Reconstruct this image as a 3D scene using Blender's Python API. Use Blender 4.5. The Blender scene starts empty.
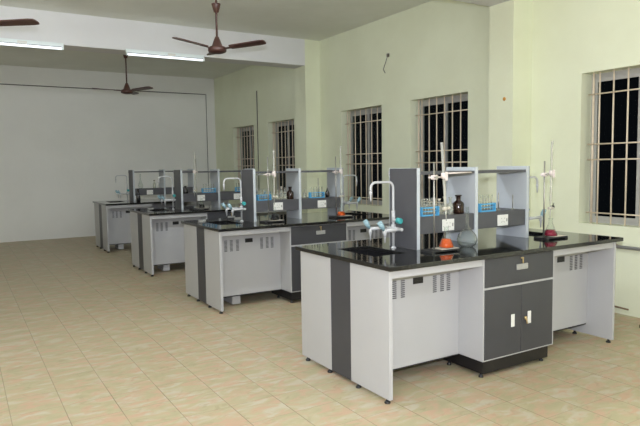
import bpy, bmesh, math, random
from mathutils import Vector, Matrix
random.seed(7)
SC = bpy.context.scene
COL = SC.collection
PI = math.pi

# ------------------------------------------------------------------ materials
def new_mat(name):
    m = bpy.data.materials.new(name); m.use_nodes = True
    nt = m.node_tree
    return m, nt, nt.nodes['Principled BSDF']

def mat(name, col, rough=.5, metal=0.0, spec=.5, noise=0.0, scale=8.0, bump=0.0, coat=0.0):
    """procedural material: base colour with a soft noise variation and a fine bump"""
    m, nt, b = new_mat(name)
    b.inputs['Roughness'].default_value = rough
    b.inputs['Metallic'].default_value = metal
    b.inputs['Specular IOR Level'].default_value = spec
    b.inputs['Coat Weight'].default_value = coat
    tc = nt.nodes.new('ShaderNodeTexCoord')
    nz = nt.nodes.new('ShaderNodeTexNoise'); nz.inputs['Scale'].default_value = scale; nz.inputs['Detail'].default_value = 4
    nt.links.new(tc.outputs['Object'], nz.inputs['Vector'])
    cr = nt.nodes.new('ShaderNodeValToRGB')
    cr.color_ramp.elements[0].position = .3; cr.color_ramp.elements[1].position = .7
    k = noise
    cr.color_ramp.elements[0].color = (*[max(0, c*(1-k)) for c in col], 1)
    cr.color_ramp.elements[1].color = (*[min(1, c*(1+k)) for c in col], 1)
    nt.links.new(nz.outputs['Fac'], cr.inputs['Fac'])
    nt.links.new(cr.outputs['Color'], b.inputs['Base Color'])
    if bump:
        bp = nt.nodes.new('ShaderNodeBump'); bp.inputs['Strength'].default_value = bump; bp.inputs['Distance'].default_value = .01
        n2 = nt.nodes.new('ShaderNodeTexNoise'); n2.inputs['Scale'].default_value = scale*6; n2.inputs['Detail'].default_value = 3
        nt.links.new(tc.outputs['Object'], n2.inputs['Vector'])
        nt.links.new(n2.outputs['Fac'], bp.inputs['Height']); nt.links.new(bp.outputs['Normal'], b.inputs['Normal'])
    return m

def plaster(name, col, col2, rough=.75, bump=.08):
    """painted plaster: two close tints in broad worn patches"""
    m, nt, b = new_mat(name)
    b.inputs['Roughness'].default_value = rough
    b.inputs['Specular IOR Level'].default_value = .25
    tc = nt.nodes.new('ShaderNodeTexCoord')
    n1 = nt.nodes.new('ShaderNodeTexNoise'); n1.inputs['Scale'].default_value = .9; n1.inputs['Detail'].default_value = 5; n1.inputs['Roughness'].default_value = .6
    nt.links.new(tc.outputs['Object'], n1.inputs['Vector'])
    r = nt.nodes.new('ShaderNodeValToRGB')
    r.color_ramp.elements[0].position = .38; r.color_ramp.elements[0].color = (*col2, 1)
    r.color_ramp.elements[1].position = .6; r.color_ramp.elements[1].color = (*col, 1)
    nt.links.new(n1.outputs['Fac'], r.inputs['Fac'])
    nt.links.new(r.outputs['Color'], b.inputs['Base Color'])
    n2 = nt.nodes.new('ShaderNodeTexNoise'); n2.inputs['Scale'].default_value = 25; n2.inputs['Detail'].default_value = 4
    nt.links.new(tc.outputs['Object'], n2.inputs['Vector'])
    bp = nt.nodes.new('ShaderNodeBump'); bp.inputs['Strength'].default_value = bump; bp.inputs['Distance'].default_value = .02
    nt.links.new(n2.outputs['Fac'], bp.inputs['Height']); nt.links.new(bp.outputs['Normal'], b.inputs['Normal'])
    return m

def floor_mat():
    m, nt, b = new_mat('ceramic_floor_tile')
    N, L = nt.nodes, nt.links
    tc = N.new('ShaderNodeTexCoord'); sp = N.new('ShaderNodeSeparateXYZ'); L.new(tc.outputs['Object'], sp.inputs[0])
    def M(op, a, bb=None):
        n = N.new('ShaderNodeMath'); n.operation = op
        for i, v in enumerate((a, bb)):
            if v is None: continue
            if isinstance(v, (int, float)): n.inputs[i].default_value = v
            else: L.new(v, n.inputs[i])
        return n.outputs[0]
    T = .3055
    def cell(o, off): return M('DIVIDE', M('SUBTRACT', o, off), T)
    cx, cy = cell(sp.outputs[0], -.246), cell(sp.outputs[1], -.058)
    def edge(c):                                    # distance to the nearest joint, in metres
        f = M('FRACT', M('ADD', c, 100.0)); return M('MULTIPLY', M('MINIMUM', f, M('SUBTRACT', 1.0, f)), T)
    ex, ey = edge(cx), edge(cy)
    jx, jy = M('LESS_THAN', ex, .0024), M('LESS_THAN', ey, .0018)
    # each tile gets its own offset into the vein noise
    fl = N.new('ShaderNodeCombineXYZ'); L.new(M('FLOOR', cx), fl.inputs[0]); L.new(M('FLOOR', cy), fl.inputs[1])
    wn = N.new('ShaderNodeTexWhiteNoise'); wn.noise_dimensions = '2D'; L.new(fl.outputs[0], wn.inputs['Vector'])
    vs = N.new('ShaderNodeVectorMath'); vs.operation = 'SCALE'; vs.inputs['Scale'].default_value = 9.0; L.new(wn.outputs['Color'], vs.inputs[0])
    va = N.new('ShaderNodeVectorMath'); va.operation = 'ADD'; L.new(tc.outputs['Object'], va.inputs[0]); L.new(vs.outputs[0], va.inputs[1])
    mp = N.new('ShaderNodeMapping'); mp.inputs['Rotation'].default_value = (0, 0, -.35); mp.inputs['Scale'].default_value = (1.0, 1.9, 1); L.new(va.outputs[0], mp.inputs[0])
    def ramp(src, stops):
        r = N.new('ShaderNodeValToRGB'); e = r.color_ramp.elements
        e[0].position, e[0].color = stops[0][0], (*stops[0][1], 1); e[1].position, e[1].color = stops[-1][0], (*stops[-1][1], 1)
        for p_, c_ in stops[1:-1]: e.new(p_).color = (*c_, 1)
        L.new(src, r.inputs['Fac']); return r.outputs['Color']
    def noise(sc, det, dist, vec):
        n = N.new('ShaderNodeTexNoise'); n.inputs['Scale'].default_value = sc; n.inputs['Detail'].default_value = det; n.inputs['Distortion'].default_value = dist
        L.new(vec, n.inputs['Vector']); return n.outputs['Fac']
    # greenish beige ground, cream clouds, pink veins
    ground = ramp(noise(5.0, 4, .6, mp.outputs[0]), [(.36, (0.410, 0.369, 0.214)), (.50, (0.450, 0.396, 0.239)), (.64, (0.504, 0.458, 0.336))])
    pk = noise(7.5, 5, .7, mp.outputs[0])
    mr = N.new('ShaderNodeMapRange'); mr.inputs['From Min'].default_value = .46; mr.inputs['From Max'].default_value = .65; mr.inputs['To Max'].default_value = 1.0; L.new(pk, mr.inputs['Value'])
    dk = noise(7.0, 6, 1.6, mp.outputs[0])
    md = N.new('ShaderNodeMapRange'); md.inputs['From Min'].default_value = .56; md.inputs['From Max'].default_value = .70; md.inputs['To Max'].default_value = .35; L.new(dk, md.inputs['Value'])
    wear = noise(1.7, 2, 0, tc.outputs['Object'])
    def mixc(fac, a_, c_):
        x = N.new('ShaderNodeMix'); x.data_type = 'RGBA'; L.new(fac, x.inputs['Factor'])
        L.new(a_, x.inputs['A']); x.inputs['B'].default_value = (*c_, 1); return x.outputs['Result']
    c = mixc(mr.outputs[0], ground, (0.515, 0.350, 0.230))
    c = mixc(md.outputs[0], c, (0.306, 0.254, 0.143))
    c = mixc(M('MULTIPLY', jy, M('MULTIPLY', wear, 1.1)), c, (.26, .21, .13))
    c = mixc(M('MULTIPLY', jx, M('MULTIPLY', wear, 1.25)), c, (.17, .13, .075))
    L.new(c, b.inputs['Base Color'])
    b.inputs['Roughness'].default_value = .42; b.inputs['Specular IOR Level'].default_value = .35
    bp = N.new('ShaderNodeBump'); bp.inputs['Strength'].default_value = .25; bp.inputs['Distance'].default_value = .002
    L.new(M('SUBTRACT', 1.0, M('MAXIMUM', jx, jy)), bp.inputs['Height']); L.new(bp.outputs['Normal'], b.inputs['Normal'])
    return m

def granite():
    m, nt, b = new_mat('black_granite')
    tc = nt.nodes.new('ShaderNodeTexCoord')
    v = nt.nodes.new('ShaderNodeTexNoise'); v.inputs['Scale'].default_value = 160; v.inputs['Detail'].default_value = 2
    nt.links.new(tc.outputs['Object'], v.inputs['Vector'])
    r = nt.nodes.new('ShaderNodeValToRGB')
    r.color_ramp.elements[0].position = .55; r.color_ramp.elements[0].color = (.010, .010, .010, 1)
    r.color_ramp.elements[1].position = .72; r.color_ramp.elements[1].color = (.07, .07, .06, 1)
    nt.links.new(v.outputs['Fac'], r.inputs['Fac']); nt.links.new(r.outputs['Color'], b.inputs['Base Color'])
    b.inputs['Roughness'].default_value = .06; b.inputs['Specular IOR Level'].default_value = .55
    return m

def glass(name, tint=(.93, .96, .94), power=2.5, rough=.03, haze=.0, rim=.05, top=1.0):
    """thin clear glass: lets light through and mirrors at the rim"""
    m = bpy.data.materials.new(name); m.use_nodes = True
    nt = m.node_tree; nt.nodes.clear()
    out = nt.nodes.new('ShaderNodeOutputMaterial')
    tr = nt.nodes.new('ShaderNodeBsdfTransparent'); tr.inputs['Color'].default_value = (*tint, 1)
    gl = nt.nodes.new('ShaderNodeBsdfGlossy'); gl.inputs['Roughness'].default_value = rough
    lw = nt.nodes.new('ShaderNodeLayerWeight'); lw.inputs['Blend'].default_value = .5
    pw = nt.nodes.new('ShaderNodeMath'); pw.operation = 'POWER'; pw.inputs[1].default_value = power; nt.links.new(lw.outputs['Facing'], pw.inputs[0])
    tp = nt.nodes.new('ShaderNodeMath'); tp.operation = 'MULTIPLY'; tp.inputs[1].default_value = top; nt.links.new(pw.outputs[0], tp.inputs[0])
    nz = nt.nodes.new('ShaderNodeTexNoise'); nz.inputs['Scale'].default_value = 30
    mm = nt.nodes.new('ShaderNodeMath'); mm.operation = 'MULTIPLY_ADD'; mm.inputs[1].default_value = rim
    nt.links.new(nz.outputs['Fac'], mm.inputs[0]); nt.links.new(tp.outputs[0], mm.inputs[2])
    mx = nt.nodes.new('ShaderNodeMixShader')
    nt.links.new(mm.outputs[0], mx.inputs['Fac']); nt.links.new(tr.outputs[0], mx.inputs[1]); nt.links.new(gl.outputs[0], mx.inputs[2])
    last = mx.outputs[0]
    if haze:
        df = nt.nodes.new('ShaderNodeBsdfDiffuse'); df.inputs['Color'].default_value = (.8, .8, .72, 1)
        m2 = nt.nodes.new('ShaderNodeMixShader'); m2.inputs['Fac'].default_value = haze
        nt.links.new(last, m2.inputs[1]); nt.links.new(df.outputs[0], m2.inputs[2]); last = m2.outputs[0]
    nt.links.new(last, out.inputs['Surface'])
    return m

def emitter(name, col, s):
    m, nt, b = new_mat(name)
    b.inputs['Base Color'].default_value = (.8, .8, .8, 1)
    b.inputs['Emission Color'].default_value = (*col, 1); b.inputs['Emission Strength'].default_value = s
    return m

EMIT = dict(A=1.3, M=160.0, C=25.0, D=60.0)  # A: far-beam row, faint; M, C, D: unseen tubes added for fill
FLASH = 450.0
MT = dict(
    floor=floor_mat(),
    wall_green=plaster('pale_green_wall_paint', (.84, .87, .655), (.80, .825, .61)),
    wall_white=plaster('off_white_wall_paint', (.85, .85, .79), (.82, .82, .76)),
    ceiling=plaster('grey_ceiling_plaster', (.84, .85, .77), (.79, .80, .715), bump=.15),
    beam=plaster('white_beam_paint', (.78, .78, .77), (.75, .75, .74)),
    white=mat('white_laminate', (.445, .447, .440), .38, noise=.02, scale=3),
    shelfwhite=mat('bluish_white_laminate', (.53, .57, .58), .38, noise=.02, scale=3),
    grey=mat('dark_grey_laminate', (.050, .051, .057), .45, noise=.05, scale=5),
    shelfgrey=mat('charcoal_shelf_laminate', (.080, .081, .087), .45, noise=.05, scale=6),
    black=mat('black_plastic', (.012, .012, .012), .4, noise=.2),
    ventgrey=mat('shadow_grey_slot', (.12, .12, .125), .7, noise=.05),
    granite=granite(),
    sink=mat('black_sink_plastic', (.008, .008, .009), .35, noise=.1),
    tap=mat('white_epoxy_tap', (.53, .54, .53), .3, noise=.02, coat=.3),
    teal=mat('teal_knob_plastic', (.05, .36, .35), .35, noise=.05),
    paleblue=mat('pale_blue_knob_plastic', (.28, .43, .47), .4, noise=.05),
    steel=mat('dull_steel', (.42, .41, .37), .38, metal=.85, noise=.06, scale=30),
    chrome=mat('bright_metal', (.40, .40, .385), .4, metal=.35, noise=.10, scale=60),
    brass=mat('brass_key', (.55, .42, .2), .35, metal=.8, noise=.05),
    blackmetal=mat('black_cast_iron', (.02, .02, .02), .5, noise=.2),
    tile=mat('cream_finish', (.62, .58, .48), .4, noise=.04),  # cream of stoppers and stopcocks, also the flash-lit stand bases
    clampw=mat('pinkish_white_clamp', (.74, .66, .61), .5, noise=.05),
    glass=glass('clear_glass', power=2.0, haze=.02),
    milky=glass('cloudy_glass', (.86, .88, .80), power=1.8, haze=.20),
    burette=glass('frosted_burette_glass', (.88, .89, .82), power=1.8, haze=.36),
    pane=glass('window_glass', (.80, .85, .82), power=4.0, rim=0.0, rough=0.0, top=.35),
    amber=mat('amber_glass', (.020, .008, .004), .10, noise=.3),
    darkglass=mat('near_black_glass', (.012, .010, .010), .12, noise=.15, coat=.4),
    orange=mat('orange_solution', (.72, .095, .004), .25, spec=.25, noise=.15),
    red=mat('crimson_solution', (.27, .004, .03), .25, spec=.25, noise=.06),
    darkliq=mat('dark_solution', (.006, .005, .006), .25, spec=.2, noise=.06),
    blueplastic=mat('sky_blue_plastic', (.10, .42, .70), .45, noise=.04),
    socketmark=mat('grey_socket_mark', (.36, .35, .32), .5, noise=.05),
    socket=mat('white_socket_plastic', (.78, .78, .72), .35, noise=.02),
    fan=mat('brown_enamel', (.075, .032, .024), .38, noise=.06),
    grille=mat('beige_grille_paint', (.78, .66, .50), .5, noise=.06, scale=20),
    alu=mat('grey_window_frame', (.47, .46, .42), .45, noise=.05),
    batten=mat('white_lamp_batten', (.84, .92, .90), .4, noise=.02),
    **{'tube'+k: emitter('fluorescent_tube', (.93, 1.0, 1.10), v) for k, v in EMIT.items()},
    conduit=mat('dark_conduit', (.10, .088, .070), .6, noise=.2),
    pipe=mat('grey_pipe', (.36, .36, .35), .45, noise=.06),
    rust=mat('rust_brown', (.22, .15, .08), .7, noise=.3),
    orangeplug=mat('orange_plug', (.55, .28, .05), .6, noise=.1),
    wood=mat('dark_stool_wood', (.18, .10, .05), .5, noise=.2),
)

# ------------------------------------------------------------------ mesh helpers
class MB:
    def __init__(s): s.bm = bmesh.new()
    def box(s, x0, x1, y0, y1, z0, z1, bev=0.0, M=None):
        r = bmesh.ops.create_cube(s.bm, size=1.0)
        vs = r['verts']
        T = Matrix.Translation(((x0+x1)/2, (y0+y1)/2, (z0+z1)/2)) @ Matrix.Diagonal((abs(x1-x0), abs(y1-y0), abs(z1-z0), 1))
        if M is not None: T = M @ T
        bmesh.ops.transform(s.bm, matrix=T, verts=vs)
        if bev > 0:
            es = list({e for v in vs for e in v.link_edges})
            bmesh.ops.bevel(s.bm, geom=es, offset=bev, segments=2, affect='EDGES', profile=.5)
        return s
    def tube(s, pts, r, n=12, caps=True):
        pts = [Vector(p) for p in pts]; rs = r if isinstance(r, (list, tuple)) else [r]*len(pts)
        up = None; rings = []
        for i, p in enumerate(pts):
            if i == 0: t = pts[1]-p
            elif i == len(pts)-1: t = p-pts[i-1]
            else: t = (pts[i+1]-p).normalized()+(p-pts[i-1]).normalized()
            t.normalize()
            if up is None: up = t.orthogonal().normalized()
            else: up = (up - t*up.dot(t)).normalized()
            sd = t.cross(up)
            rings.append([s.bm.verts.new(p+(up*math.cos(2*PI*k/n)+sd*math.sin(2*PI*k/n))*rs[i]) for k in range(n)])
        for a, b in zip(rings, rings[1:]):
            for k in range(n):
                f = s.bm.faces.new((a[k], a[(k+1) % n], b[(k+1) % n], b[k])); f.smooth = True
        if caps:
            s.bm.faces.new(list(reversed(rings[0]))); s.bm.faces.new(rings[-1])
        return s
    def lathe(s, prof, n=20, c=(0, 0, 0), close=True):
        """prof: (radius, z) pairs about the vertical axis"""
        rings = []
        for r, z in prof:
            if r < 1e-5: rings.append([s.bm.verts.new((c[0], c[1], c[2]+z))])
            else: rings.append([s.bm.verts.new((c[0]+r*math.cos(2*PI*k/n), c[1]+r*math.sin(2*PI*k/n), c[2]+z)) for k in range(n)])
        for a, b in zip(rings, rings[1:]):
            for k in range(n):
                k2 = (k+1) % n
                if len(a) == 1 and len(b) == 1: continue
                if len(a) == 1: f = s.bm.faces.new((a[0], b[k2], b[k]))
                elif len(b) == 1: f = s.bm.faces.new((a[k], a[k2], b[0]))
                else: f = s.bm.faces.new((a[k], a[k2], b[k2], b[k]))
                f.smooth = True
        return s
    def prism(s, poly, z0, z1, M=None):
        lo = [s.bm.verts.new((x, y, z0)) for x, y in poly]; hi = [s.bm.verts.new((x, y, z1)) for x, y in poly]
        n = len(poly); s.bm.faces.new(list(reversed(lo))); s.bm.faces.new(hi)
        for k in range(n): s.bm.faces.new((lo[k], lo[(k+1) % n], hi[(k+1) % n], hi[k]))
        if M is not None: bmesh.ops.transform(s.bm, matrix=M, verts=lo+hi)
        return s
    def slab(s, xs, ys, z0, z1, holes):
        """a slab cut into cells; the cells in holes stay open, all with their own inner edges"""
        V = {}
        def v(i, j, k):
            key = (i, j, k)
            if key not in V: V[key] = s.bm.verts.new((xs[i], ys[j], (z0, z1)[k]))
            return V[key]
        nx, ny = len(xs)-1, len(ys)-1
        solid = lambda i, j: 0 <= i < nx and 0 <= j < ny and (i, j) not in holes
        for i in range(nx):
            for j in range(ny):
                if not solid(i, j): continue
                s.bm.faces.new((v(i, j, 1), v(i+1, j, 1), v(i+1, j+1, 1), v(i, j+1, 1)))
                s.bm.faces.new((v(i, j, 0), v(i, j+1, 0), v(i+1, j+1, 0), v(i+1, j, 0)))
                if not solid(i-1, j): s.bm.faces.new((v(i, j, 0), v(i, j, 1), v(i, j+1, 1), v(i, j+1, 0)))
                if not solid(i+1, j): s.bm.faces.new((v(i+1, j, 0), v(i+1, j+1, 0), v(i+1, j+1, 1), v(i+1, j, 1)))
                if not solid(i, j-1): s.bm.faces.new((v(i, j, 0), v(i+1, j, 0), v(i+1, j, 1), v(i, j, 1)))
                if not solid(i, j+1): s.bm.faces.new((v(i, j+1, 0), v(i, j+1, 1), v(i+1, j+1, 1), v(i+1, j+1, 0)))
        return s
    def build(s, name, m, parent=None):
        bmesh.ops.recalc_face_normals(s.bm, faces=s.bm.faces)
        me = bpy.data.meshes.new(name); s.bm.to_mesh(me); s.bm.free()
        me.materials.append(m if not isinstance(m, str) else MT[m])
        o = bpy.data.objects.new(name, me); COL.objects.link(o)
        if parent is not None: o.parent = parent
        return o

def arc(c, r, a0, a1, n, ax, az):
    """points on an arc in the plane spanned by ax and az"""
    c, ax, az = Vector(c), Vector(ax), Vector(az)
    return [c+(ax*math.cos(a0+(a1-a0)*k/n)+az*math.sin(a0+(a1-a0)*k/n))*r for k in range(n+1)]

def tag(o, label, cat, group=None, kind=None):
    o['label'] = label; o['category'] = cat
    if group: o['group'] = group
    if kind: o['kind'] = kind
    return o
def thing(name, label, cat, loc=(0, 0, 0), rz=0.0, group=None):
    o = bpy.data.objects.new(name, None); COL.objects.link(o); o.empty_display_size = .1
    o.location = loc; o.rotation_euler = (0, 0, rz)
    return tag(o, label, cat, group)
KIDS = {}
def copy_tree(o, parent=None):
    c = o.copy(); COL.objects.link(c)
    if parent is not None: c.parent = parent
    for ch in list(o.children): copy_tree(ch, c)
    return c
def dup(o, loc, label, rz=None, group=None):
    c = copy_tree(o); c.location = loc; c['label'] = label
    if rz is not None: c.rotation_euler = (0, 0, rz)
    if group: c['group'] = group
    return c

# ------------------------------------------------------------------ the room
XW, YB, ZC = 3.36, 11.42, 3.75
X0, Y0 = -6.2, -6.0
def struct(o, label, cat): o['kind'] = 'structure'; o['label'] = label; o['category'] = cat; return o
struct(MB().box(X0, XW, Y0, YB, -.1, 0).build('floor', 'floor'), 'floor of beige ceramic tiles with pinkish veins', 'floor')
struct(MB().box(X0, XW+.25, Y0, YB+.2, ZC, ZC+.15).build('ceiling', 'ceiling'), 'grey plastered ceiling', 'ceiling')
struct(MB().box(X0, XW+.25, YB, YB+.2, 0, ZC).build('wall_back', 'wall_white'), 'plain off-white wall at the far end of the room', 'wall')
struct(MB().box(X0-.2, X0, Y0, YB+.2, 0, ZC).build('wall_left', 'wall_white'), 'off-white wall on the left, outside the frame', 'wall')
struct(MB().box(X0-.2, XW+.25, Y0-.2, Y0, 0, ZC).build('wall_front', 'wall_white'), 'off-white wall behind the camera', 'wall')
ZS, ZH = .885, 2.455
WIN = [(-.10, 1.04), (2.667, 3.80), (4.49, 5.627), (7.29, 8.425), (9.14, 10.285)]
wr = MB()
wr.box(XW, XW+.25, Y0, YB, 0, ZS).box(XW, XW+.25, Y0, YB, ZH, ZC)
ys = [Y0]+[v for w in WIN for v in w]+[YB]
for k in range(0, len(ys), 2): wr.box(XW, XW+.25, ys[k], ys[k+1], ZS, ZH)
struct(wr.build('wall_right', 'wall_green'), 'pale green wall with the row of barred windows', 'wall')
for (a, b, lab) in ((1.68, 2.03, 'pale green pillar between the nearest barred window and the next'), (6.30, 6.675, 'pale green pillar carrying the white beam with the tube lights')):
    struct(MB().box(3.055, XW, a, b, 0, ZC).build('pillar', 'wall_green'), lab, 'pillar')
struct(MB().box(X0, 3.055, 6.30, 6.675, 3.30, ZC).build('ceiling_beam', 'beam'), 'white beam across the room with two tube lights', 'beam')
struct(MB().box(X0, 3.055, 1.68, 2.03, 3.33, ZC).build('ceiling_beam', 'beam'), 'white beam over the nearest bench, cut by the top edge', 'beam')

WORD = ['nearest barred window at the right edge of the photo', 'barred window just beyond the near pillar', 'barred window beside the far pillar, on its near side',
        'barred window half hidden behind the far pillar', 'farthest barred window near the back wall']
proto_win = None
for i, (a, b) in enumerate(WIN):
    w = thing('window_%d' % (i+1), WORD[i], 'window', (XW, b, ZS)); w['kind'] = 'structure'
    W, H = b-a, ZH-ZS
    # local: y runs from 0 (far jamb) to -W, z from 0 to H, x into the wall
    f = MB(); t = .030
    f.box(.175, .235, -t, 0, 0, H).box(.175, .235, -W, -W+t, 0, H).box(.175, .235, -W+t, -t, 0, t).box(.175, .235, -W+t, -t, H-.045, H)
    f.build('window_frame', 'alu', w)
    for s, (p, q, xo) in enumerate(((t, W/2-.025, .182), (W/2-.065, W-t, .204))):
        sb = MB(); st = .034
        sb.box(xo, xo+.02, -p-st, -p, t, H-.045).box(xo, xo+.02, -q, -q+st, t, H-.045)
        sb.box(xo, xo+.02, -q+st, -p-st, t, t+.04).box(xo, xo+.02, -q+st, -p-st, H-.085, H-.045)
        so = sb.build('sash', 'alu', w)
        MB().box(xo+.008, xo+.012, -q+st, -p-st, t+.04, H-.085).build('glass_pane', 'pane', so)
    g = thing('security_grille', '', ''); 
    for key in ('label', 'category'): del g[key]
    g.parent = w
    for k, r in [(.55, .012)]+[(k, .0085) for k in range(1, 8)]:
        y = -.010-.1535*k
        if y < -W+.01: continue
        MB().tube([(.072, y, .0), (.072, y, H)], r, 8).build('grille_bar', 'grille', g)
    for z in (2.233, 1.717, 1.556, 1.0):
        MB().tube([(.060, -.045, z-ZS), (.060, -W, z-ZS)], .0075, 8).build('grille_bar', 'grille', g)

# small fixtures on the walls
c = MB(); c.tube([(X0, YB-.012, 3.352), (3.115, YB-.012, 3.352)], .010, 6).tube([(3.13, YB-.012, 3.36), (3.13, YB-.012, .02)], .007, 6)
tag(c.build('wall_conduit', 'conduit'), 'thin dark conduit running high along the back wall and down near its corner', 'conduit')
tag(MB().tube([(XW-.01, 8.92, 3.17), (XW-.01, 8.92, 1.0)], .009, 6).build('wall_cable', 'conduit'), 'dark cable hanging straight down between the two farthest windows', 'cable')
lw = MB(); lw.tube([(XW, 4.30, 3.19), (XW-.02, 4.305, 3.17), (XW-.03, 4.34, 3.08), (XW-.03, 4.40, 2.98), (XW-.02, 4.37, 2.92)], .0045, 6)
lw.box(XW-.03, XW, 4.285, 4.32, 3.15, 3.20, .004)
tag(lw.build('loose_wire', 'conduit'), 'short loose wire sticking out of the green wall above a window', 'wire')
pg = MB(); pg.lathe([(0, 0), (.022, 0), (.022, .004), (.012, .012), (0, .012)], 12)
o = pg.build('wall_plug', 'orangeplug'); o.location = (3.055, 1.80, 2.257); o.rotation_euler = (0, -PI/2, 0)
tag(o, 'small orange plug in the face of the near pillar', 'plug')
wp = thing('wall_pipe', 'grey pipe along the green wall under the nearest window', 'pipe', (XW-.045, 0, .685))
MB().tube([(0, .60, 0), (0, -1.6, 0)], .017, 10).build('pipe', 'pipe', wp)
MB().tube([(0, .60, .0), (0, .60, .07), (.02, .60, .075)], .014, 8).lathe([(0, -.012), (.03, -.012), (.03, .018), (0, .018)], 12, (0, .60, 0)).build('tap_joint', 'rust', wp)
for y in (-.71, .19): MB().box(-.02, .045, y-.01, y+.01, -.022, .022, .002).build('bracket', 'pipe', wp)
dp = MB(); dp.tube([(XW-.03, .66, 0.0), (XW-.03, .66, .055), (XW-.03, .62, .07)], .032, 10).tube([(XW-.03, .62, .073), (XW-.03, .45, .066)], .009, 8)
tag(dp.build('drain_pipe', 'rust'), 'brown drain stub with a thin rod at the foot of the green wall', 'pipe')

# ------------------------------------------------------------------ lamps
def tube_light(loc, label, bank, rz=0.0, rx=0.0):
    t = thing('ceiling_tube_light', label, 'tube light', loc, rz, 'tube lights on the beams'); t.rotation_euler.x = rx
    MB().box(-.61, .61, -.045, 0, .028, .075, .004).build('batten', 'batten', t)
    MB().box(-.585, .585, -.040, 0, -.012, .0275, .002).build('gap_shade_strip', 'pipe', t)  # grey strip painting the shaded gap between batten and tube
    MB().tube([(-.585, -.055, -.006), (.585, -.055, -.006)], .016, 12).build('lamp_tube', 'tube'+bank, t)
    for s in (-1, 1):
        MB().box(s*.585-.008, s*.585+.022*s, -.075, -.012, -.022, .03, .004).build('lamp_holder', 'batten', t)
    MB().box(.02, .14, -.058, -.045, .022, .06, .004).build('starter_cover', 'socket', t)
    return t
tube_light((-1.51, 6.30, 3.240), 'tube light on the beam, cut by the left edge', 'A')  # visible tube, only faintly emissive
tube_light((.57, 6.30, 3.240), 'tube light on the beam, above the far brown fan', 'A')
tube_light((-3.7, 6.30, 3.245), 'added tube light on the far beam, unseen beyond the left edge', 'A')  # extra unseen tube, added to the row for more light
for x in (-3.6, -1.5, .4):  # added out of view to raise the ambient light
    tube_light((x, 1.855, 3.255), 'added fill tube under the near beam, unseen above the frame', 'M', 0, PI/2)
for x in (-3.0, -.8, 1.4):  # hidden tubes added to brighten the far bay
    tube_light((x, 6.675, 3.42), 'added fill tube on the far face of the far beam, hidden by the beam', 'C', PI)
struct(MB().box(X0, 3.055, -2.94, -2.59, 3.33, ZC).build('ceiling_beam', 'beam'), 'white beam above the camera', 'beam')
for x in (-3.6, -1.5, .6, 2.2):  # unseen tubes added as fill from the camera side
    tube_light((x, -2.765, 3.255), 'added fill tube under the beam above the camera, unseen', 'D', 0, PI/2)

def fan(loc, angs, label, hang, dihedral=0.0, cup=.395):
    t = thing('ceiling_fan', label, 'ceiling fan', loc, 0, 'brown ceiling fans')   # origin at the blade plane
    MB().tube([(0, 0, .07), (0, 0, hang)], .013, 10).build('down_rod', 'fan', t)
    MB().lathe([(.016, cup), (.030, cup+.005), (.054, cup+.095), (.054, cup+.105), (.0, cup+.105)], 18).build('rod_cup', 'fan', t)
    MB().lathe([(0, hang-.02), (.05, hang-.02), (.055, hang-.003), (0, hang-.003)], 16).build('ceiling_hook_plate', 'fan', t)
    mh = MB(); mh.lathe([(0, -.055), (.055, -.055), (.10, -.040), (.112, -.028), (.112, .010), (.095, .022), (.066, .030), (.040, .10), (.022, .145), (0, .145)], 24)
    mh.build('motor_housing', 'fan', t)
    for a in angs:
        M = Matrix.Rotation(a, 4, 'Z') @ Matrix.Rotation(-dihedral, 4, 'Y') @ Matrix.Rotation(-.17, 4, 'X')
        poly = [(.17, -.052), (.20, -.058), (.56, -.066), (.61, -.055), (.62, -.03), (.62, .03), (.61, .055), (.56, .064), (.20, .056), (.17, .05)]
        b = MB().prism(poly, -.006, .006, M).build('blade', 'fan', t)
        MB().box(.09, .24, -.022, .022, -.012, -.004, .002, Matrix.Rotation(a, 4, 'Z') @ Matrix.Rotation(-dihedral, 4, 'Y') @ Matrix.Rotation(-.17, 4, 'X')).build('blade_bracket', 'fan', b)
    return t
D = math.radians
fan((.50, 4.0, 2.97), (D(197), D(314), D(76)), 'brown ceiling fan hanging in front of the white beam', .78, .07, .43)
fan((.515, 8.58, 2.985), (D(-60), D(60), D(180)), 'distant brown ceiling fan seen below the tube light', .765, .03, .60)
fan((-2.03, 3.90, 2.97), (D(-38), D(82), D(202)), 'brown fan at the upper left with only one blade in frame', .78)

# ------------------------------------------------------------------ lab benches
DYS = [0.0, 2.847, 5.446, 8.327]
NTH = ['nearest', 'second', 'third', 'farthest']
BN = ['nearest bench', 'second bench from the camera', 'third bench from the camera', 'farthest bench']
L_, D_ = 2.39, 1.13

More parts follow.
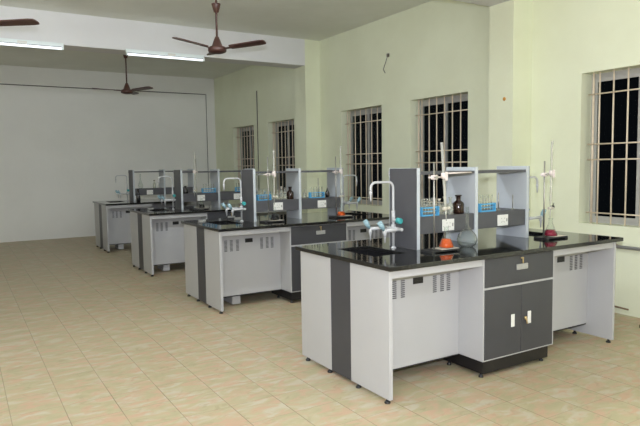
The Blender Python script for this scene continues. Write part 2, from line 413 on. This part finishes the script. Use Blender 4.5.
def make_bench():
    t = thing('lab_bench', 'nearest black-topped white lab bench, largest in the photo', 'lab bench', (0, 0, 0), 0, 'lab benches in a row')
    xs = [-.017, .165, .455, 1.935, 2.225, 2.437]; yy = [-.035, .375, .855, 1.187]
    ct = MB().slab(xs, yy, .870, .90, {(1, 1), (3, 1)})
    o = ct.build('countertop', 'granite', t)
    bv = o.modifiers.new('edge', 'BEVEL'); bv.width = .004; bv.segments = 2; bv.limit_method = 'ANGLE'
    for (a, b) in ((.165, .455), (1.935, 2.225)):
        s = MB(); c0, c1, z = .375, .855, .64
        s.box(a-.008, a, c0-.008, c1+.008, z, .869).box(b, b+.008, c0-.008, c1+.008, z, .869)
        s.box(a, b, c0-.008, c0, z, .869).box(a, b, c1, c1+.008, z, .869).box(a-.008, b+.008, c0-.008, c1+.008, z-.01, z)
        so = s.build('sink_basin', 'sink', t)
        MB().lathe([(0, .0), (.03, .0), (.03, .005), (.02, .007), (0, .007)], 16, ((a+b)/2, (c0+c1)/2, z)).build('drain', 'steel', so)
    for (a, b, sx) in ((0, .028, -1), (2.362, 2.39, 1)):
        MB().box(a, b, 0, .434, .03, .870, .0015).build('end_panel', 'white', t)
        MB().box(a, b, .691, D_, .03, .870, .0015).build('end_panel', 'white', t)
        MB().box(a+.002, b-.002, .435, .690, .03, .870).build('end_stripe', 'grey', t)
        for y in (.041, .365, .735, 1.06):
            x = (a+b)/2
            f = MB().lathe([(0, 0), (.020, 0), (.021, .006), (.014, .016), (.008, .018), (.008, .031), (0, .031)], 12, (x, y, 0))
            f.build('foot', 'black', t)
    for (a, b, s) in ((.029, .833, 0), (1.598, 2.361, 1)):
        MB().box(a, b, .006, .024, .815, .869, .001).build('front_rail', 'white', t)
        kp = MB().box(a, b, .239, .255, .126, .868).build('knee_panel', 'white', t)
        MB().box(a, b, .247, .262, .113, .125).build('bottom_rail', 'black', t)
        groups = (.150, .215, .288, .580, .650, .712) if s == 0 else (1.705, 1.775, 1.838, 2.115, 2.18, 2.248)
        for x in groups:
            v = MB()
            for k in range(9): v.box(x, x+.034, .2365, .2395, .618+k*.0142, .6265+k*.0142)
            v.build('vent', 'ventgrey', kp)
        x = .396 if s == 0 else 1.95
        MB().box(x, x+.092, .234, .2395, .700, .745, .003).box(x+.012, x+.08, .2325, .2345, .713, .722).build('pull_handle', 'black', kp)
    MB().box(.029, 2.361, .892, .908, .126, .868).build('back_panel', 'white', t)
    return t
def make_cabinet():
    # origin at the cabinet's front left foot
    t = thing('base_cabinet', 'grey-fronted cabinet with drawer and double doors under the nearest bench', 'cabinet', (.834, 0, 0), 0, 'base cabinets under the benches')
    W = .763
    c = MB(); c.box(.012, W-.012, .0185, .50, .126, .868); c.box(0, .012, 0, .50, .126, .868, .001).box(W-.012, W, 0, .50, .126, .868, .001)
    c.box(.012, W-.012, .001, .0185, .641, .655).box(.012, W-.012, .001, .0185, .126, .133).box(.012, W-.012, .001, .0185, .862, .868)
    c.build('carcass', 'white', t)
    MB().box(.012, W-.045, .012, .52, .032, .1255, .002).build('plinth', 'sink', t)
    for x in (.03, W-.08):
        for y in (.045, .37):
            MB().lathe([(0, 0), (.018, 0), (.018, .01), (.009, .018), (.009, .033), (0, .033)], 10, (x, y, 0)).build('foot', 'black', t)
    dr = MB().box(.014, W-.014, -.002, .0175, .657, .860, .0015).build('drawer_front', 'grey', t)
    h = MB().box(.335, .455, -.010, -.0015, .755, .797, .003).build('drawer_handle', 'chrome', dr); h['label'] = 'bright metal drawer pull'
    MB().lathe([(0, 0), (.013, 0), (.013, .01), (0, .01)], 12, (.395, -.004, .835)).tube([(.395, -.012, .835), (.395, -.014, .800)], .005, 6).build('key', 'brass', dr)
    for s, (a, b) in enumerate(((.014, .391), (.395, W-.014))):
        d = MB().box(a, b, -.002, .0175, .1345, .639, .0015).build('door', 'grey', t)
        x = .283 if s == 0 else .462
        MB().box(x, x+.036, -.008, -.0015, .338, .432, .003).build('door_handle', 'socket', d)
        if s == 1: MB().lathe([(0, -.012), (.012, -.012), (.012, .012), (0, .012)], 10, (.437, -.006, .385)).tube([(.437, -.016, .385), (.44, -.02, .345)], .006, 6).build('key', 'brass', d)
    return t
def make_rack():
    t = thing('reagent_shelf', 'charcoal and white two-bay reagent shelf on the nearest bench', 'shelf unit', (1.22, .605, .90), 0, 'reagent shelves on the benches')
    ya, yb = -.165, .165
    for k, x in enumerate((-.60, 0, .60)):
        MB().box(x-.014, x+.016, ya, yb, 0, .607, .0015).build('upright', 'shelfwhite', t)
    for x, s in ((-.614, -1), (.616, 1)):
        p = MB().box(min(x, x+.004*s), max(x, x+.004*s), ya+.001, yb-.012, .001, .605).build('outer_panel', 'shelfgrey', t)
        MB().box(min(x, x+.008*s), max(x, x+.008*s), yb-.012, yb, .55, .585, .002).build('hook', 'white', p)
    for a, b in ((-.583, -.015), (.017, .585)):
        bx = MB().box(a, b, ya+.012, yb-.03, .112, .242, .001).build('service_box', 'shelfgrey', t)
        x = -.355 if a < 0 else .248
        for w in (0,):
            s = MB().box(x, x+.122, ya+.006, ya+.0125, .122, .212, .003).build('socket_plate', 'socket', bx)
            ss = MB()
            for dx, dz in ((.045, .06), (.077, .06), (.061, .035), (.045, .03), (.077, .03)): ss.box(x+dx-.003, x+dx+.003, ya+.005, ya+.0065, .122+dz-.004, .122+dz+.004)
            ss.box(x+.098, x+.110, ya+.003, ya+.0065, .155, .18, .001)
            ss.build('socket_holes', 'socketmark', bx)
        MB().box(a, b, ya+.010, yb-.01, .556, .578, .001).build('top_shelf', 'shelfgrey', t)
    return t
def make_tap():
    # origin at the foot of the post; the spout reaches to -x
    t = thing('lab_tap', 'white swan-neck lab tap over the left sink of the nearest bench', 'tap', (.535, .63, .90), 0, 'swan-neck lab taps')
    MB().lathe([(0, 0), (.021, 0), (.021, .005), (.015, .010), (.012, .014), (0, .016)], 18).build('flange', 'tap', t)
    p = [(0, 0, .01), (0, 0, .25), (0, 0, .46)]+arc((-.045, 0, .46), .045, 0, PI/2, 6, (1, 0, 0), (0, 0, 1))[1:]
    p += arc((-.165, 0, .46), .045, PI/2, PI, 6, (1, 0, 0), (0, 0, 1))+[(-.21, 0, .42)]
    MB().tube(p, .0092, 12).build('swan_neck', 'tap', t)
    MB().tube([(-.21, 0, .44), (-.21, 0, .422), (-.21, 0, .417), (-.21, 0, .400), (-.21, 0, .362)], [.012, .0125, .009, .008, .004], 12).build('nozzle', 'tap', t)
    MB().tube([(0, 0, .20), (0, 0, .285)], .014, 12).tube([(0, 0, .215), (0, -.05, .215)], .012, 10).build('valve_body', 'tap', t)
    MB().tube([(0, -.046, .215), (0, -.05, .215), (0, -.088, .212), (0, -.092, .212)], [.017, .022, .022, .018], 14).build('knob', 'teal', t)
    MB().tube([(0, -.104, .15), (0, .104, .15)], .013, 12).tube([(0, 0, .12), (0, 0, .18)], .019, 12).build('crossbar', 'tap', t)
    for s in (-1, 1):
        y = .09*s
        v = MB().tube([(0, y, .15), (-.06, y, .15), (-.155, y, .15)], [.014, .012, .015], 12).tube([(-.15, y, .165), (-.15, y, .120), (-.15, y, .117), (-.15, y, .10)], [.015, .014, .010, .008], 12)
        vo = v.build('side_valve', 'tap', t)
        MB().tube([(-.15, y, .102), (-.15, y, .098), (-.15, y, .062)], [.011, .0075, .005], 10).build('hose_nozzle', 'tap', vo)
        MB().tube([(-.158, y, .155), (-.178, y, .185), (-.20, y, .215)], [.012, .020, .018], 14).build('knob', 'paleblue', vo)
    return t

bench, cab, rack, tap = make_bench(), make_cabinet(), make_rack(), make_tap()
TAPX = 2.42
for i, dy in enumerate(DYS):
    if i:
        b_ = dup(bench, (0, dy, 0), ('second black-topped white lab bench from the camera', 'third black-topped white lab bench from the camera', 'farthest black-topped white lab bench, by the back wall')[i-1])
        MB().box(.25, .345, .29, .60, .015, .30).build('support_panel', 'white', b_)
        if i < 3: dup(cab, (.834, dy, 0), 'grey-fronted cabinet with drawer under the '+BN[i])
        dup(rack, (1.22, .605+dy, .90), 'charcoal and white two-bay reagent shelf on the '+BN[i])
        dup(tap, (.535, .63+dy, .90), 'white swan-neck lab tap over the left sink of the '+BN[i])
    if i < 3:
        dup(tap, (TAPX-.455, .63+dy, .90), 'swan-neck lab tap over the right, window-side sink of the '+BN[i], PI)

# ------------------------------------------------------------------ glassware and apparatus
def retort(loc, label, rod_h=.635, w=.26, rodx=-.10):
    t = thing('retort_stand', label, 'retort stand', loc, 0, 'retort stands on the benches')
    MB().box(-w/2, w/2, -.065, .065, .006, .018, .003).box(-w/2, -w/2+.03, -.065, .065, 0, .007).box(w/2-.03, w/2, -.065, .065, 0, .007).build('base', 'blackmetal', t)
    MB().box(-.035, w/2-.004, -.055, .055, .0185, .022, .001).build('lit_base_top', 'tile', t)  # pale plate painting the base top as lit by the flash
    MB().tube([(rodx, 0, .016), (rodx, 0, rod_h)], .0065, 10).build('rod', 'steel', t)
    return t
def burette(name_label, loc, top, tilt, group='burettes clamped to the stands'):
    """loc is the jet tip; the tube rises to top, leaning by tilt metres in x"""
    t = thing('burette', name_label, 'burette', loc, 0, group)
    H = top
    f = lambda z: (tilt*z/H, 0, z)
    MB().tube([f(.10), f(.13), f(.15), f(H)], [.005, .0085, .0095, .0095], 12).build('graduated_tube', 'burette', t)
    MB().tube([f(0), f(.05), f(.105)], [.003, .0055, .007], 10).build('jet', 'burette', t)
    MB().tube([(tilt*.09/H-.022, 0, .09), (tilt*.09/H+.022, 0, .09)], [.011, .009], 10).tube([(tilt*.09/H+.02, 0, .09), (tilt*.09/H+.035, 0, .09)], .013, 10).build('stopcock', 'tile', t)
    return t
def clamp(loc, label, bx, reach=.10, drop=0.0):
    """origin on the rod; the boss grips the rod, the jaw sits at bx"""
    t = thing('burette_clamp', label, 'clamp', loc, 0, 'burette clamps on the stands')
    MB().tube([(-.05, 0, 0), (bx-.02, 0, 0)], .0065, 10).box(-.018, .018, -.022, .018, -.016, .016, .004).build('boss_arm', 'clampw', t)
    MB().lathe([(.0135, -.022), (.019, -.020), (.021, 0), (.019, .020), (.0135, .022), (.0135, -.022)], 14, (bx, 0, .01)).box(bx-.008, bx+.014, -.030, -.018, -.026, .038, .004).build('jaw', 'clampw', t)
    if reach: MB().tube([(bx+.02, 0, .026), (bx+reach, 0, .03)], .0055, 10).build('far_arm', 'clampw', t)
    MB().tube([(-.012, -.02, 0), (-.012, -.045, 0)], [.006, .010], 8).build('thumb_screw', 'steel', t)
    return t
def flask(loc, label, liquid, lv=.064, r=.057, h=.155):
    t = thing('conical_flask', label, 'flask', loc, 0, 'conical flasks on the stands')
    MB().lathe([(0, .001), (r-.006, .001), (r, .008), (.017, h*.70), (.016, h*.95), (.021, h)], 22).build('glass_body', 'glass', t)
    k = (lv-.008)/(h*.70-.008); rl = r+(.017-r)*k
    MB().lathe([(0, .004), (r-.008, .004), (r-.0035, .010), (rl-.003, lv), (0, lv)], 22).build('solution', liquid, t)
    return t
def volumetric(loc, label, r=.078, h=.30, nr=.011):
    t = thing('volumetric_flask', label, 'flask', loc, 0)
    MB().lathe([(0, .002), (r*.55, .002), (r*.85, .02), (r, .055), (r*.86, .095), (r*.45, .13), (nr*1.3, .16), (nr, .18), (nr, h), (nr*1.4, h+.006)], 24).build('glass_body', 'glass', t)
    return t
def bottle(loc, label, body, r=.045, h=.145, grp=None, stop=None):
    t = thing('reagent_bottle', label, 'bottle', loc, 0, grp)
    MB().lathe([(0, 0), (r*.92, 0), (r, .006), (r, h*.52), (r*.86, h*.60), (r*.42, h*.70), (r*.38, h*.82), (r*.5, h*.86), (0, h*.86)], 22).build('bottle_body', body, t)
    MB().lathe([(0, h*.861), (r*.34, h*.861), (r*.40, h*.90), (r*.62, h*.97), (r*.60, h), (0, h)], 18).build('stopper', stop or body, t)
    return t
def tube_rack(loc, label, w, ntubes, tlabel, tgroup):
    t = thing('test_tube_rack', label, 'test tube rack', loc, 0, 'blue test tube racks')
    dpt = .055
    MB().box(-w/2, w/2, -dpt/2, dpt/2, 0, .010, .002).build('base_plate', 'blueplastic', t)
    xs = [-w/2, -w/2+.012]+sum([[-w/2+w*(k+.5)/ntubes-.008, -w/2+w*(k+.5)/ntubes+.008] for k in range(ntubes)], [])+[w/2-.012, w/2]
    MB().slab(xs, [-dpt/2, -.008, .008, dpt/2], .058, .066, {(2*k+2, 1) for k in range(ntubes)}).build('top_plate', 'blueplastic', t)
    MB().slab(xs, [-dpt/2, -.008, .008, dpt/2], .034, .039, {(2*k+2, 1) for k in range(ntubes)}).build('middle_plate', 'blueplastic', t)
    for s in (-1, 1):
        MB().box(s*w/2-.004, s*w/2+.004, -dpt/2, dpt/2, 0, .070, .001).build('end_post', 'blueplastic', t)
    first = None
    for k in range(ntubes):
        p = (loc[0]-w/2+w*(k+.5)/ntubes, loc[1], loc[2]+.0105)
        if first is None:
            first = MB().lathe([(0, 0), (.004, .0015), (.0072, .008), (.0075, .10), (.0075, .122), (.0095, .125)], 12).build('test_tube', 'milky')
            tag(first, tlabel, 'test tube', tgroup); first.location = p
            o = first
        else:
            o = first.copy(); COL.objects.link(o); o.location = p
    return t

ZT = .90; ZSH = 1.1422
# --- nearest bench
retort((.70, .29, ZT), 'black retort stand with rod beside the orange flask on the nearest bench', .645, .27, -.062)
flask((.757, .29, ZT+.0225), 'conical flask of orange solution on the stand of the nearest bench', 'orange')
burette('tall burette leaning over the orange flask on the nearest bench', (.757, .29, 1.12), .57, -.046)
clamp((.638, .29, 1.44), 'pinkish white clamp holding the burette over the nearest orange flask', .093, .275)
volumetric((1.022, .345, ZT), 'clear round-bellied volumetric flask standing right of the nearest orange flask')
tube_rack((.77, .50, ZSH), 'blue test tube rack in the left bay of the nearest shelf', .165, 6, 'clear test tube in the left bay blue rack of the nearest shelf', 'test tubes, nearest shelf left bay')
bottle((.893, .515, ZSH), 'cloudy clear bottle next to the blue rack in the nearest left bay', 'milky', .022, .125, 'clear bottles on the shelves', 'tile')
bottle((.935, .50, ZSH), 'taller cloudy bottle in the middle of three clear bottles, nearest shelf', 'milky', .022, .14, 'clear bottles on the shelves', 'tile')
bottle((.995, .50, ZSH), 'clear glass bottle just left of the large amber bottle, nearest shelf', 'milky', .024, .135, 'clear bottles on the shelves')
bottle((1.081, .50, ZSH), 'amber glass reagent bottle with flared stopper on the nearest shelf', 'amber', .045, .148, 'amber bottles on the shelves')
tube_rack((1.388, .50, ZSH), 'blue test tube rack in the right bay of the nearest shelf', .165, 5, 'clear test tube in the right bay blue rack of the nearest shelf', 'test tubes, nearest shelf right bay')
def glass_rod(loc, label, h):
    t = thing('glass_rod_stand', label, 'rod', loc, 0)
    MB().lathe([(0, 0), (.016, 0), (.014, .012), (0, .014)], 12).build('base', 'milky', t)
    MB().tube([(0, 0, .012), (0, 0, h)], .0045, 8).build('rod', 'steel', t)
glass_rod((1.533, .50, ZSH), 'thin upright rod beside the right bay blue rack, nearest shelf', .15)
glass_rod((1.704, .50, ZSH), 'thin upright rod by the white right upright, nearest shelf', .125)
retort((1.93, .29, ZT), 'black retort stand beside the red flask at the window end', .645, .27, -.092)
flask((1.925, .29, ZT+.0225), 'conical flask of crimson solution at the window end of the nearest bench', 'red', .052, .058, .15)
burette('tall burette over the crimson flask at the window end', (1.917, .29, 1.065), .645, .014)
clamp((1.838, .29, 1.435), 'clamp holding the burette over the crimson flask', .085, 0)
pb = MB().lathe([(0, 0), (.010, .004), (.014, .016), (.009, .028), (0, .032)], 12).tube([(0, 0, .03), (.012, 0, .05)], .003, 6).build('pinch_clip', 'black')
# --- second bench
y2 = DYS[1]
retort((.77, .30+y2, ZT), 'black retort stand beside the dark flask on the second bench', .745, .26, -.045)
flask((.80, .30+y2, ZT+.0225), 'conical flask of near-black liquid on the second bench stand', 'darkliq', .070, .055, .15)
burette('tall burette over the dark flask on the second bench', (.80, .30+y2, 1.10), .62, .004)
clamp((.725, .30+y2, 1.445), 'pinkish white clamp on the stand above the dark flask, second bench', .073, 0)
tube_rack((.765, .50+y2, ZSH), 'blue test tube rack in the left bay of the second shelf', .165, 5, 'clear test tube in the left bay blue rack of the second shelf', 'test tubes, second shelf left bay')
bottle((.945, .50+y2, ZSH), 'cloudy bottle nearest the blue rack in the second left bay', 'milky', .022, .115, 'clear bottles on the shelves', 'tile')
bottle((.997, .50+y2, ZSH), 'tallest cloudy bottle in the second left bay', 'milky', .024, .155, 'clear bottles on the shelves', 'tile')
bottle((1.045, .50+y2, ZSH), 'cloudy bottle touching the amber bottle in the second left bay', 'milky', .022, .14, 'clear bottles on the shelves')
bottle((1.114, .50+y2, ZSH), 'amber glass reagent bottle on the second shelf', 'amber', .044, .148, 'amber bottles on the shelves')
bottle((1.315, .50+y2, ZSH), 'small cloudy bottle left of the right bay blue rack, second shelf', 'milky', .022, .11, 'clear bottles on the shelves')
tube_rack((1.485, .50+y2, ZSH), 'blue test tube rack in the right bay of the second shelf', .19, 5, 'clear test tube in the right bay blue rack of the second shelf', 'test tubes, second shelf right bay')
glass_rod((1.545, .56+y2, ZSH), 'long thin upright rod behind the right bay blue rack, second shelf', .24)
rb = thing('rubber_bulb', 'black rubber bulb to the right of the blue rack, second shelf', 'pipette bulb', (1.640, .50+y2, ZSH))
MB().lathe([(0, 0), (.02, 0), (.027, .02), (.030, .045), (.022, .07), (.010, .09), (.008, .11), (0, .112)], 16).build('bulb', 'darkglass', rb)
MB().tube([(0, 0, .105), (0, 0, .125)], .005, 8).build('nipple', 'darkglass', rb)
retort((1.70, .29+y2, ZT), 'black retort stand near the right upright of the second shelf', .745, .27, -.066)
flask((1.705, .29+y2, ZT+.0225), 'conical flask of orange solution on the second bench by the window end', 'orange', .05, .058, .15)
burette('tall burette over the second bench orange flask', (1.704, .29+y2, 1.07), .70, .004)
clamp((1.634, .29+y2, 1.455), 'pinkish white clamp on the stand above the second bench orange flask', .07, 0)
# --- third bench
y3 = DYS[2]
bottle((.695, .50+y3, ZSH), 'dark amber bottle next to the left upright of the third shelf', 'darkglass', .040, .115, 'amber bottles on the shelves')
tube_rack((1.07, .50+y3, ZSH), 'blue test tube rack in the left bay of the third shelf', .21, 5, 'clear test tube in the left bay blue rack of the third shelf', 'test tubes, third shelf left bay')
tube_rack((1.60, .50+y3, ZSH), 'blue test tube rack in the right bay of the third shelf', .15, 4, 'clear test tube in the right bay blue rack of the third shelf', 'test tubes, third shelf right bay')
retort((.83, .29+y3, ZT), 'black retort stand on the third bench', .765, .26, -.03)
flask((.79, .29+y3, ZT+.0225) if False else (.87, .29+y3, ZT+.0225), 'conical flask of near-black liquid on the third bench', 'darkliq', .06, .055, .14)
burette('tall pale burette on the third bench stand', (.765, .29+y3, 1.10), .66, .016)
clamp((.80, .29+y3, 1.465), 'pinkish white clamp on the third bench stand', -.03, 0)
# --- farthest bench
y4 = DYS[3]
volumetric((.762, .50+y4, ZSH), 'long-necked clear flask in the left bay of the farthest shelf', .045, .28, .012)
bottle((1.03, .50+y4, ZSH), 'small dark-capped bottle in the left bay of the farthest shelf', 'milky', .030, .16, None, 'darkglass')
bottle((.68, .385+y4, ZT), 'tall black bottle standing in front of the farthest shelf', 'darkglass', .04, .24, None)
pb.location = (1.952, .29, 1.147)
tag(pb, 'small black pinch clip beside the burette over the crimson flask', 'clip')
pb.parent = None

# a stool just beyond the right edge: one rubber foot shows
st = thing('stool', 'stool at the right edge with only one black foot in frame', 'stool', (3.185, -.03, 0))
MB().lathe([(0, .56), (.13, .56), (.14, .565), (.14, .585), (.13, .59), (0, .59)], 22).build('seat', 'wood', st)
for sx, sy in ((-1, 1), (1, 1), (-1, -1), (1, -1)):
    MB().tube([(sx*.150, sy*.170, .028), (sx*.06, sy*.06, .56)], .012, 8).build('leg', 'pipe', st)
    MB().lathe([(0, 0), (.019, 0), (.019, .018), (.014, .034), (0, .034)], 10, (sx*.150, sy*.170, 0)).build('rubber_foot', 'black', st)

# ------------------------------------------------------------------ camera
cx, cy, cz, yaw, pitch, roll, fpx = -2.2805, -2.9416, 1.5359, .5447, -.0793, -.0152, 595.55
fw = Vector((math.sin(yaw)*math.cos(pitch), math.cos(yaw)*math.cos(pitch), math.sin(pitch)))
r0 = Vector((math.cos(yaw), -math.sin(yaw), 0)); u0 = r0.cross(fw)
rr = r0*math.cos(roll)+u0*math.sin(roll); uu = u0*math.cos(roll)-r0*math.sin(roll)
cam = bpy.data.cameras.new('camera'); co = bpy.data.objects.new('camera', cam); COL.objects.link(co)
cam.sensor_width = 36; cam.lens = fpx*36/640; cam.clip_start = .05
co.matrix_world = Matrix(((rr.x, uu.x, -fw.x, cx), (rr.y, uu.y, -fw.y, cy), (rr.z, uu.z, -fw.z, cz), (0, 0, 0, 1)))
SC.camera = co

# ------------------------------------------------------------------ light: camera flash above the lens, tube lights and added unseen fill tubes, a little sky-less night outside
fl = bpy.data.lights.new('camera_flash', 'POINT'); fl.energy = FLASH; fl.shadow_soft_size = .035; fl.color = (.97, 1.0, 1.17)
fo = bpy.data.objects.new('camera_flash', fl); COL.objects.link(fo)
fo.location = Vector((cx, cy, cz))+uu*.21
w = bpy.data.worlds.new('night'); SC.world = w; w.use_nodes = True
w.node_tree.nodes['Background'].inputs['Color'].default_value = (.004, .0045, .006, 1)

vs = SC.view_settings
SC.display_settings.display_device = 'sRGB'
vs.view_transform = 'Standard'; vs.look = 'None'; vs.exposure = 0.0; vs.gamma = 1.0; vs.use_curve_mapping = False
cy_ = SC.cycles
cy_.use_denoising = True
cy_.max_bounces = 8; cy_.transparent_max_bounces = 24; cy_.caustics_reflective = False; cy_.caustics_refractive = False
